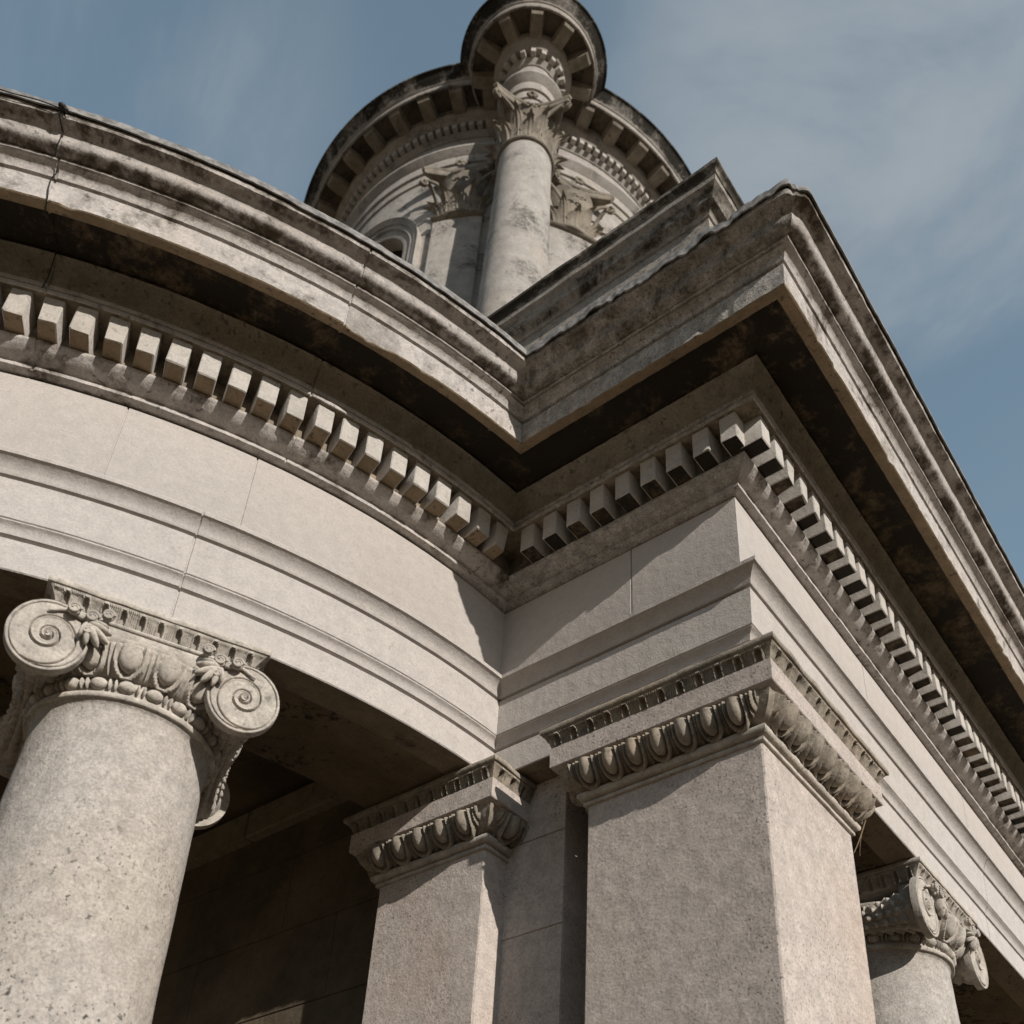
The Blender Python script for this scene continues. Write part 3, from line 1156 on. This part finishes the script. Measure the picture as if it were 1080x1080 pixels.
c2.box(.56, XE - .02, .52, .90, .12, .2)
B(c2, "ceiling", M_CEIL)

# ------------------------------------------------------------------ attic, roofs, podium
P_ATT = prof((-.35, 1.0), (.0, 1.0), (.0, 1.24), (.0, 2.548), (.010, 2.551), (.014, 2.562), ('b', (.020, 2.585), (.050, 2.588), 5), (.058, 2.592), (.060, 2.602), ('b', (.066, 2.64), (.092, 2.652), 5), (.099, 2.657),
             (.101, 2.690), (.095, 2.693), (.106, 2.697), (.108, 2.706), ('b', (.112, 2.728), (.126, 2.732), 4), (.130, 2.736), (.131, 2.760), (.125, 2.766), (-.35, 2.83))


def attic(side):
    rows = []
    n = 160
    A = .03
    for i in range(n + 1):
        t = i / n
        row = []
        for k, (d, h) in enumerate(P_ATT):
            w = nz(t * 60 + (7 if side else 0), h * 9, k * .3) * .004 if d > -.1 else 0
            if side == 0:
                row.append((A - d - w, A - d + (8.8 - A + d) * t, h + w * .5))
            else:
                row.append((A - d + (XE - A + d) * t, A - d - w, h + w * .5))
        rows.append(row)
    mb = MB()
    mb.grid(rows, close_v=True, flip=(side == 0))
    mb.poly(rows[-1] if side == 0 else rows[-1][::-1])
    return mb


B(attic(0), "attic", M_ATTIC)
B(attic(1), "attic", M_ATTIC)
rf = MB()
rf.box(.37, XE, .37, 8.8, 2.60, 2.80)
B(rf, "roof", M_ROOF)
rf2 = MB()
rows = []
for a in range(-8, 100, 4):
    rows.append([(CX - r_ * math.sin(rad(a)), CY - r_ * math.cos(rad(a)), z) for r_, z in ((R - .4, 1.17), (1.6, 1.45), (.05, 1.6))])
rf2.grid(rows)
B(rf2, "roof", M_ROOF)
pod = MB()
pod.bbox(-.35, XE + .35, -.40, 8.9, -5.9, -5.505, b=.01)
pod.lathe([(R + .35, -5.9), (R + .35, -5.51), (.2, -5.506)], 64, (CX, CY), rad(90), rad(270))
B(pod, "podium", M_WALL)

# ------------------------------------------------------------------ drum tower
TX, TY = 3.25, 4.43
tower = empty("round_tower", (TX, TY, 2.7))
tag(tower, "tall round stone tower with corinthian column and bracketed cornice, rising behind the cornice", "tower")
TOFF = Vector((TX, TY, 2.7))


def T(mb, name, mat, parent=None, **k):
    o = mb.build(name, mat, parent or tower, **k)
    if parent is None:
        o.matrix_parent_inverse = Matrix.Translation(-TOFF)
    return o


def tp(az, r, z):
    return (TX + r * math.cos(rad(az)), TY + r * math.sin(rad(az)), z)


RD = 2.08
WAZ, WZ, WR = 180.0, 7.93, .52        # arched window
# wall with the arched opening left out
wm = MB()
da, dz = 1.0, .06
inside = lambda az, z: (abs(az - WAZ) * rad(1) * RD < WR and z < WZ and z > 6.2) or (((az - WAZ) * rad(1) * RD) ** 2 + (z - WZ) ** 2 < WR * WR and z >= WZ)
zl = [2.7 + i * dz for i in range(int((9.10 - 2.7) / dz) + 1)]
azl = [i * da for i in range(360)]
o = len(wm.v)
for z in zl:
    for az in azl:
        wm.v.append(tp(az, RD, z))
for i in range(len(zl) - 1):
    for j in range(360):
        if not inside(azl[j] + .5, zl[i] + dz / 2):
            j2 = (j + 1) % 360
            wm.f.append((o + i * 360 + j, o + i * 360 + j2, o + (i + 1) * 360 + j2, o + (i + 1) * 360 + j))
wall_t = T(wm, "wall", M_TOWER)


def arch_pts(r, n=28):
    pts = [(-r, 6.2)] + [(-r, 6.2 + (WZ - 6.2) * i / 6) for i in range(1, 6)]
    pts += [(r * math.cos(math.pi - math.pi * i / n), WZ + r * math.sin(math.pi * i / n)) for i in range(n + 1)]
    pts += [(r, 6.2 + (WZ - 6.2) * i / 6) for i in range(5, -1, -1)]
    return pts


def on_wall(p, d):
    return tp(WAZ + math.degrees(p[0] / RD), RD + d, p[1])


fr = MB()
sec = [(-.07, -.16), (-.07, .012), (-.05, .02), (.0, .03), (.02, .03), (.025, .05), (.07, .055), (.075, .07), (.105, .08), (.13, .10), (.135, .05), (.135, -.02)]
apt = [arch_pts(WR + dr) for dr, _ in sec]
fr.grid([[on_wall(apt[j][i], sec[j][1]) for j in range(len(sec))] for i in range(len(apt[0]))])
win = T(fr, "window", M_TOWER)
gl = MB()
ga = arch_pts(WR - .06)
gl.grid([[on_wall(p, -.13) for p in ga], [on_wall((0, p[1]), -.13) for p in ga]])
pane = gl.build("pane", M_DARK, win)
pane.matrix_parent_inverse = Matrix.Identity(4)

# entablature ring profile as (r offset, z)
def ring_prof(r0):
    return [(r0 - .05, 9.05), (r0 + .0, 9.05), (r0 + .002, 9.16), (r0 + .02, 9.165), (r0 + .022, 9.29), (r0 + .045, 9.295), (r0 + .047, 9.42), (r0 + .06, 9.43), (r0 + .10, 9.49), (r0 + .11, 9.50), (r0 + .11, 9.53), (r0 + .0, 9.545),
            (r0 + .0, 9.865), (r0 + .015, 9.87), (r0 + .02, 9.885), (r0 + .055, 9.91), (r0 + .06, 9.925), (r0 + .02, 9.926), (r0 + .02, 9.996), (r0 + .115, 9.998), (r0 + .125, 10.01), (r0 + .13, 10.02), (r0 + .165, 10.05), (r0 + .175, 10.07), (r0 + .18, 10.08), (r0 + .18, 10.185),
            (r0 + .405, 10.187), (r0 + .412, 10.15), (r0 + .432, 10.148), (r0 + .435, 10.152), (r0 + .437, 10.215), (r0 + .45, 10.22), (r0 + .455, 10.235), (r0 + .50, 10.265), (r0 + .505, 10.275), (r0 + .54, 10.32), (r0 + .558, 10.325), (r0 + .56, 10.345), (r0 + .40, 10.40), (r0 - .05, 10.42)]


TS = {j_: 1 for j_, q_ in enumerate(ring_prof(1.0)) if abs(q_[1] - 10.185) < .004}
en = MB()
en.lathe(ring_prof(RD), 200, (TX, TY), rmats=TS)
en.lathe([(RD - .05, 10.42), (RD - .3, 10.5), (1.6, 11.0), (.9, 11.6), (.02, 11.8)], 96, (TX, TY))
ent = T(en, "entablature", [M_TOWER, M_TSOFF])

# relief dentils and brackets: individual pieces on the side in view, one piece for the far side
dt = MB()
dt.bbox(-.027, .027, -.118, -.005, 9.925, 9.996, b=.003)
dt_me = dt.build("dentil", M_DENTIL).data
bk = MB()
rows = []
for (y0, z0, z1) in ((-.17, 10.072, 10.186), (-.30, 10.078, 10.186), (-.35, 10.090, 10.186), (-.385, 10.10, 10.186), (-.40, 10.13, 10.186)):
    rows.append([(-.066, y0, z0), (.066, y0, z0), (.066, y0, z1), (-.066, y0, z1)])
bk.grid(rows, close_v=True)
bk.poly(rows[-1])
bk.bbox(-.080, .080, -.412, -.17, 10.150, 10.1855, b=.004)
bk_me = bk.build("bracket", M_TCARVED).data
for nm in ("bracket",):
    bpy.data.objects.remove(bpy.data.objects[nm])
for ob in [o_ for o_ in bpy.data.objects if o_.data is dt_me]:
    bpy.data.objects.remove(ob)


def ring_piece(me, name, c, az, r, parent, scale=1.0):
    o_ = bpy.data.objects.new(name, me)
    COL.objects.link(o_)
    o_.parent = parent
    pw = TOFF if parent is tower else Vector((TX, TY, 0)) * 0
    m = Matrix.Translation((c[0] + r * math.cos(rad(az)), c[1] + r * math.sin(rad(az)), 0)) @ Matrix.Rotation(rad(az + 90), 4, 'Z') @ Matrix.Diagonal((scale, 1, 1, 1))
    o_.matrix_parent_inverse = Matrix.Identity(4)
    o_.matrix_local = m if parent is not tower else Matrix.Translation(-TOFF) @ m
    return o_


RC = 2.573                              # distance of the column axis from the tower axis
KX, KY = TX - RC * math.sqrt(.5), TY - RC * math.sqrt(.5)
for k in range(144):
    az = 208.89 + 2.5 * k
    a_ = az % 360
    if 150 < a_ < 280 and math.hypot(TX + RD * math.cos(rad(az)) - KX, TY + RD * math.sin(rad(az)) - KY) > .36:
        ring_piece(dt_me, "dentil", (TX, TY), az, RD, ent)
for k in range(42):
    az = 205.76 + 360 / 42 * k
    a_ = az % 360
    if 145 < a_ < 285 and math.hypot(TX + RD * math.cos(rad(az)) - KX, TY + RD * math.sin(rad(az)) - KY) > .5:
        ring_piece(bk_me, "bracket", (TX, TY), az, RD, ent)

# round block of entablature over the projecting column
RK = .235
eb = MB()
eb.lathe(ring_prof(RK), 96, (KX, KY), rmats=TS)
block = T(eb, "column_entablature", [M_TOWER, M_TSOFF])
for k in range(19):
    az = 220 + 360 / 19 * k
    if 110 < az % 360 < 340:
        ring_piece(dt_me, "dentil", (KX, KY), az, RK, block, .95)
for k in range(11):
    az = 222 + 360 / 11 * k
    if 110 < az % 360 < 345:
        ring_piece(bk_me, "bracket", (KX, KY), az, RK, block, .9)


def corinthian(mb, r=.25, z0=8.34, z1=9.05):
    """bell, two rows of curled leaves, corner volutes, concave abacus with flowers"""
    H = z1 - z0
    mb.lathe(prof((r, z0 - .05), (r + .035, z0 - .045), ('b', (r + .06, z0 - .02), (r + .03, z0), 4), (r + .0, z0 + .01), (r - .01, z0 + .3), ('b', (r - .02, z0 + .5), (r + .05, z0 + H * .86), 6), (r - .05, z0 + H * .87)), 48)
    for row, (n, hh, cu, w, off) in enumerate(((8, .27, .15, .080, 0), (8, .45, .17, .072, .5))):
        for k in range(n):
            a = 2 * math.pi * (k + off) / n
            o_ = Vector((math.cos(a), math.sin(a), 0))
            acanthus_tab(mb, o_ * (r + .004) + Vector((0, 0, z0 + .005)), o_, (0, 0, 1), w, hh, cu, 14)
    for k in range(4):
        a = math.pi / 4 + math.pi / 2 * k
        for sgn in (-1, 1):
            o_ = Vector((math.cos(a), math.sin(a), 0))
            tn = Vector((-math.sin(a), math.cos(a), 0))
            pts, rr = [], []
            for i in range(11):
                t = i / 10
                pts.append(o_ * (r + .02 + .21 * t ** 1.2) + tn * sgn * .10 * (1 - t) ** 1.0 + Vector((0, 0, z0 + .36 + .24 * math.sin(t * 1.45))))
                rr.append(.022 - .004 * t)
            c = pts[-1] + o_ * .004 - Vector((0, 0, .055))
            for i in range(1, 16):
                th = math.pi / 2 - i * .48
                q = .055 * (1 - i / 18)
                pts.append(c + o_ * math.cos(th) * q + Vector((0, 0, math.sin(th) * q)) + tn * sgn * .012)
                rr.append(.018 * (1 - i / 26))
            mb.tube(pts, rr, 7)
        # inner helices
        a2 = math.pi / 2 * k
        o2 = Vector((math.cos(a2), math.sin(a2), 0))
        t2 = Vector((-math.sin(a2), math.cos(a2), 0))
        for sgn in (-1, 1):
            c = o2 * (r + .075) + t2 * sgn * .042 + Vector((0, 0, z0 + .50))
            mb.tube([c + t2 * math.cos(i * .5) * .036 * (1 - i / 18) + Vector((0, 0, math.sin(i * .5) * .036 * (1 - i / 18))) for i in range(15)] + [], [.013 - .0004 * i for i in range(15)], 6)
        # fleuron
        f0 = o2 * (r + .105) + Vector((0, 0, z0 + H * .93))
        for i in range(6):
            th = i * math.pi / 3
            mb.ell(f0 + t2 * math.cos(th) * .035 + Vector((0, 0, math.sin(th) * .035)), t2 * .026, o2 * .022, (0, 0, .026), 8, 6)
        mb.ell(f0 + o2 * .02, t2 * .02, o2 * .02, (0, 0, .02), 8, 6)
    rows = []
    for dz_, gr in ((.87, -.02), (.885, .0), (.93, .012), (.945, .0), (.955, .018), (1.0, .026)):
        row = []
        for k in range(4):
            a = math.pi / 4 + math.pi / 2 * k
            cn = .53 + gr
            p0 = Vector((math.cos(a), math.sin(a), 0)) * cn
            p1 = Vector((math.cos(a + math.pi / 2), math.sin(a + math.pi / 2), 0)) * cn
            mid = (p0 + p1) / 2
            inw = mid.normalized()
            tt = (p1 - p0).normalized()
            q0, q1 = p0 + tt * .03, p1 - tt * .03
            for i in range(13):
                t = i / 12
                p = q0.lerp(q1, t) - inw * (.135 * math.sin(math.pi * t))
                row.append((p.x, p.y, z0 + H * dz_))
        rows.append(row)
    mb.grid(rows, close_v=True)
    mb.poly(rows[0][::-1])
    mb.poly(rows[-1])
    return mb


# projecting column
cs = MB()
pr = [(.335 - .075 * ((i / 60) ** 1.4), 2.9 + (8.30 - 2.9) * i / 60) for i in range(61)]
cs.lathe([(.42, 2.7), (.42, 2.82), (.36, 2.9)] + pr, 56, (KX, KY), fn=lambda a, z: nz(a * 3, z * 4, 8) * .004)
kcol = T(cs, "column", M_TOWER)
cc = MB()
corinthian(cc, .245, 8.36, 9.048)
rot = Matrix.Translation((KX, KY, 0)) @ Matrix.Rotation(rad(225), 4, 'Z')
cc.v = [tuple(rot @ Vector(v)) for v in cc.v]
cap_o = cc.build("capital", M_TCARVED, kcol, sharp=50)
cap_o.matrix_parent_inverse = Matrix.Identity(4)

# pilasters beside it
for az in (208.3, 240.2, 151.7):
    pm = MB()
    rows = []
    for z in [2.7 + i * .11 for i in range(50)] + [8.16]:
        row = []
        for i in range(13):
            a = az - 6.75 + 13.5 * i / 12
            row.append(tp(a, RD + .07, z))
        row = [tp(az - 6.75, RD - .02, z)] + row + [tp(az + 6.75, RD - .02, z)]
        rows.append(row)
    pm.grid(rows)
    pil = T(pm, "pilaster", M_TOWER)
    cp = MB()
    corinthian(cp, .25, 8.22, 9.046)
    # flatten on to the wall: local x is outwards
    nv = []
    for v in cp.v:
        out, along, z = v[0], v[1], v[2]
        out2 = RD - .10 + max(-.05, out) * .80
        aa = rad(az) + along * 1.02 / RD
        nv.append((TX + out2 * math.cos(aa), TY + out2 * math.sin(aa), z))
    cp.v = nv
    # necking
    rows = []
    for d, z in ((.06, 8.155), (.10, 8.16), (.115, 8.18), (.10, 8.20), (.085, 8.22), (.06, 8.225)):
        rows.append([tp(az - 7.1 + 14.2 * i / 12, RD + d, z) for i in range(13)])
    cp.grid(rows)
    co = cp.build("capital", M_TCARVED, pil, sharp=50)
    co.matrix_parent_inverse = Matrix.Identity(4)

# ------------------------------------------------------------------ small things
cab = MB()
pts = []
A0 = 36.46
def bp(a, d, h):
    return (CX - (R + d) * math.sin(rad(a)), CY - (R + d) * math.cos(rad(a)), h)
for i in range(12):
    t = i / 11
    pts.append(bp(39.6 - 3.1 * t, .668, 1.062 - .004 * math.sin(t * 7) - .012 * t))
out = [(.660, 1.050), (.655, 1.036), (.60, 1.028), (.600, 1.0), (.575, .972), (.55, .962), (.540, .95), (.512, .915), (.503, .90), (.498, .85), (.495, .797), (.47, .795), (.440, .806), (.38, .848), (.27, .850), (.215, .76), (.213, .70)]
for i, (d, h) in enumerate(out):
    pts.append(bp(A0 + .12 * math.sin(i * 1.7), d + .004, h))
cab.tube(pts, .0021, 6)
k0 = Vector(bp(A0, .672, 1.055))
cab.ell(k0, (.016, 0, 0), (0, .013, 0), (0, 0, .010), 8, 6)
cab.ell(k0 + Vector((.012, -.004, -.006)), (.011, 0, 0), (0, .009, 0), (0, 0, .008), 8, 6)
tag(cab.build("cable", M_CABLE), "thin dark cable knotted at the cornice edge and running down the joint", "cable")

tw = MB()
def bend(a, b, c, r, n=10):
    a, b, c = Vector(a), Vector(b), Vector(c)
    tw.tube([a.lerp(b, t / n).lerp(b.lerp(c, t / n), t / n) for t in range(n + 1)], [r * (1 - .05 * t) for t in range(n + 1)], 5)


bend((.755, -.072, -.632), (.722, -.050, -.74), (.690, -.030, -.808), .0030)
bend((.735, -.060, -.690), (.722, -.045, -.75), (.735, -.035, -.800), .0018)
tag(tw.build("twig", M_TWIG), "thin dry twig hanging below the carved pier capital", "twig")

# ------------------------------------------------------------------ ground
g = MB()
rows = []
vals = [-900, -200, -60, -20, 0, 20, 60, 200, 900]
for x in vals:
    rows.append([(x, y, -5.9) for y in vals])
g.grid(rows, flip=True)
ground = g.build("ground", M_GROUND)
tag(ground, "gravel and turf around the building", None, None, "structure")
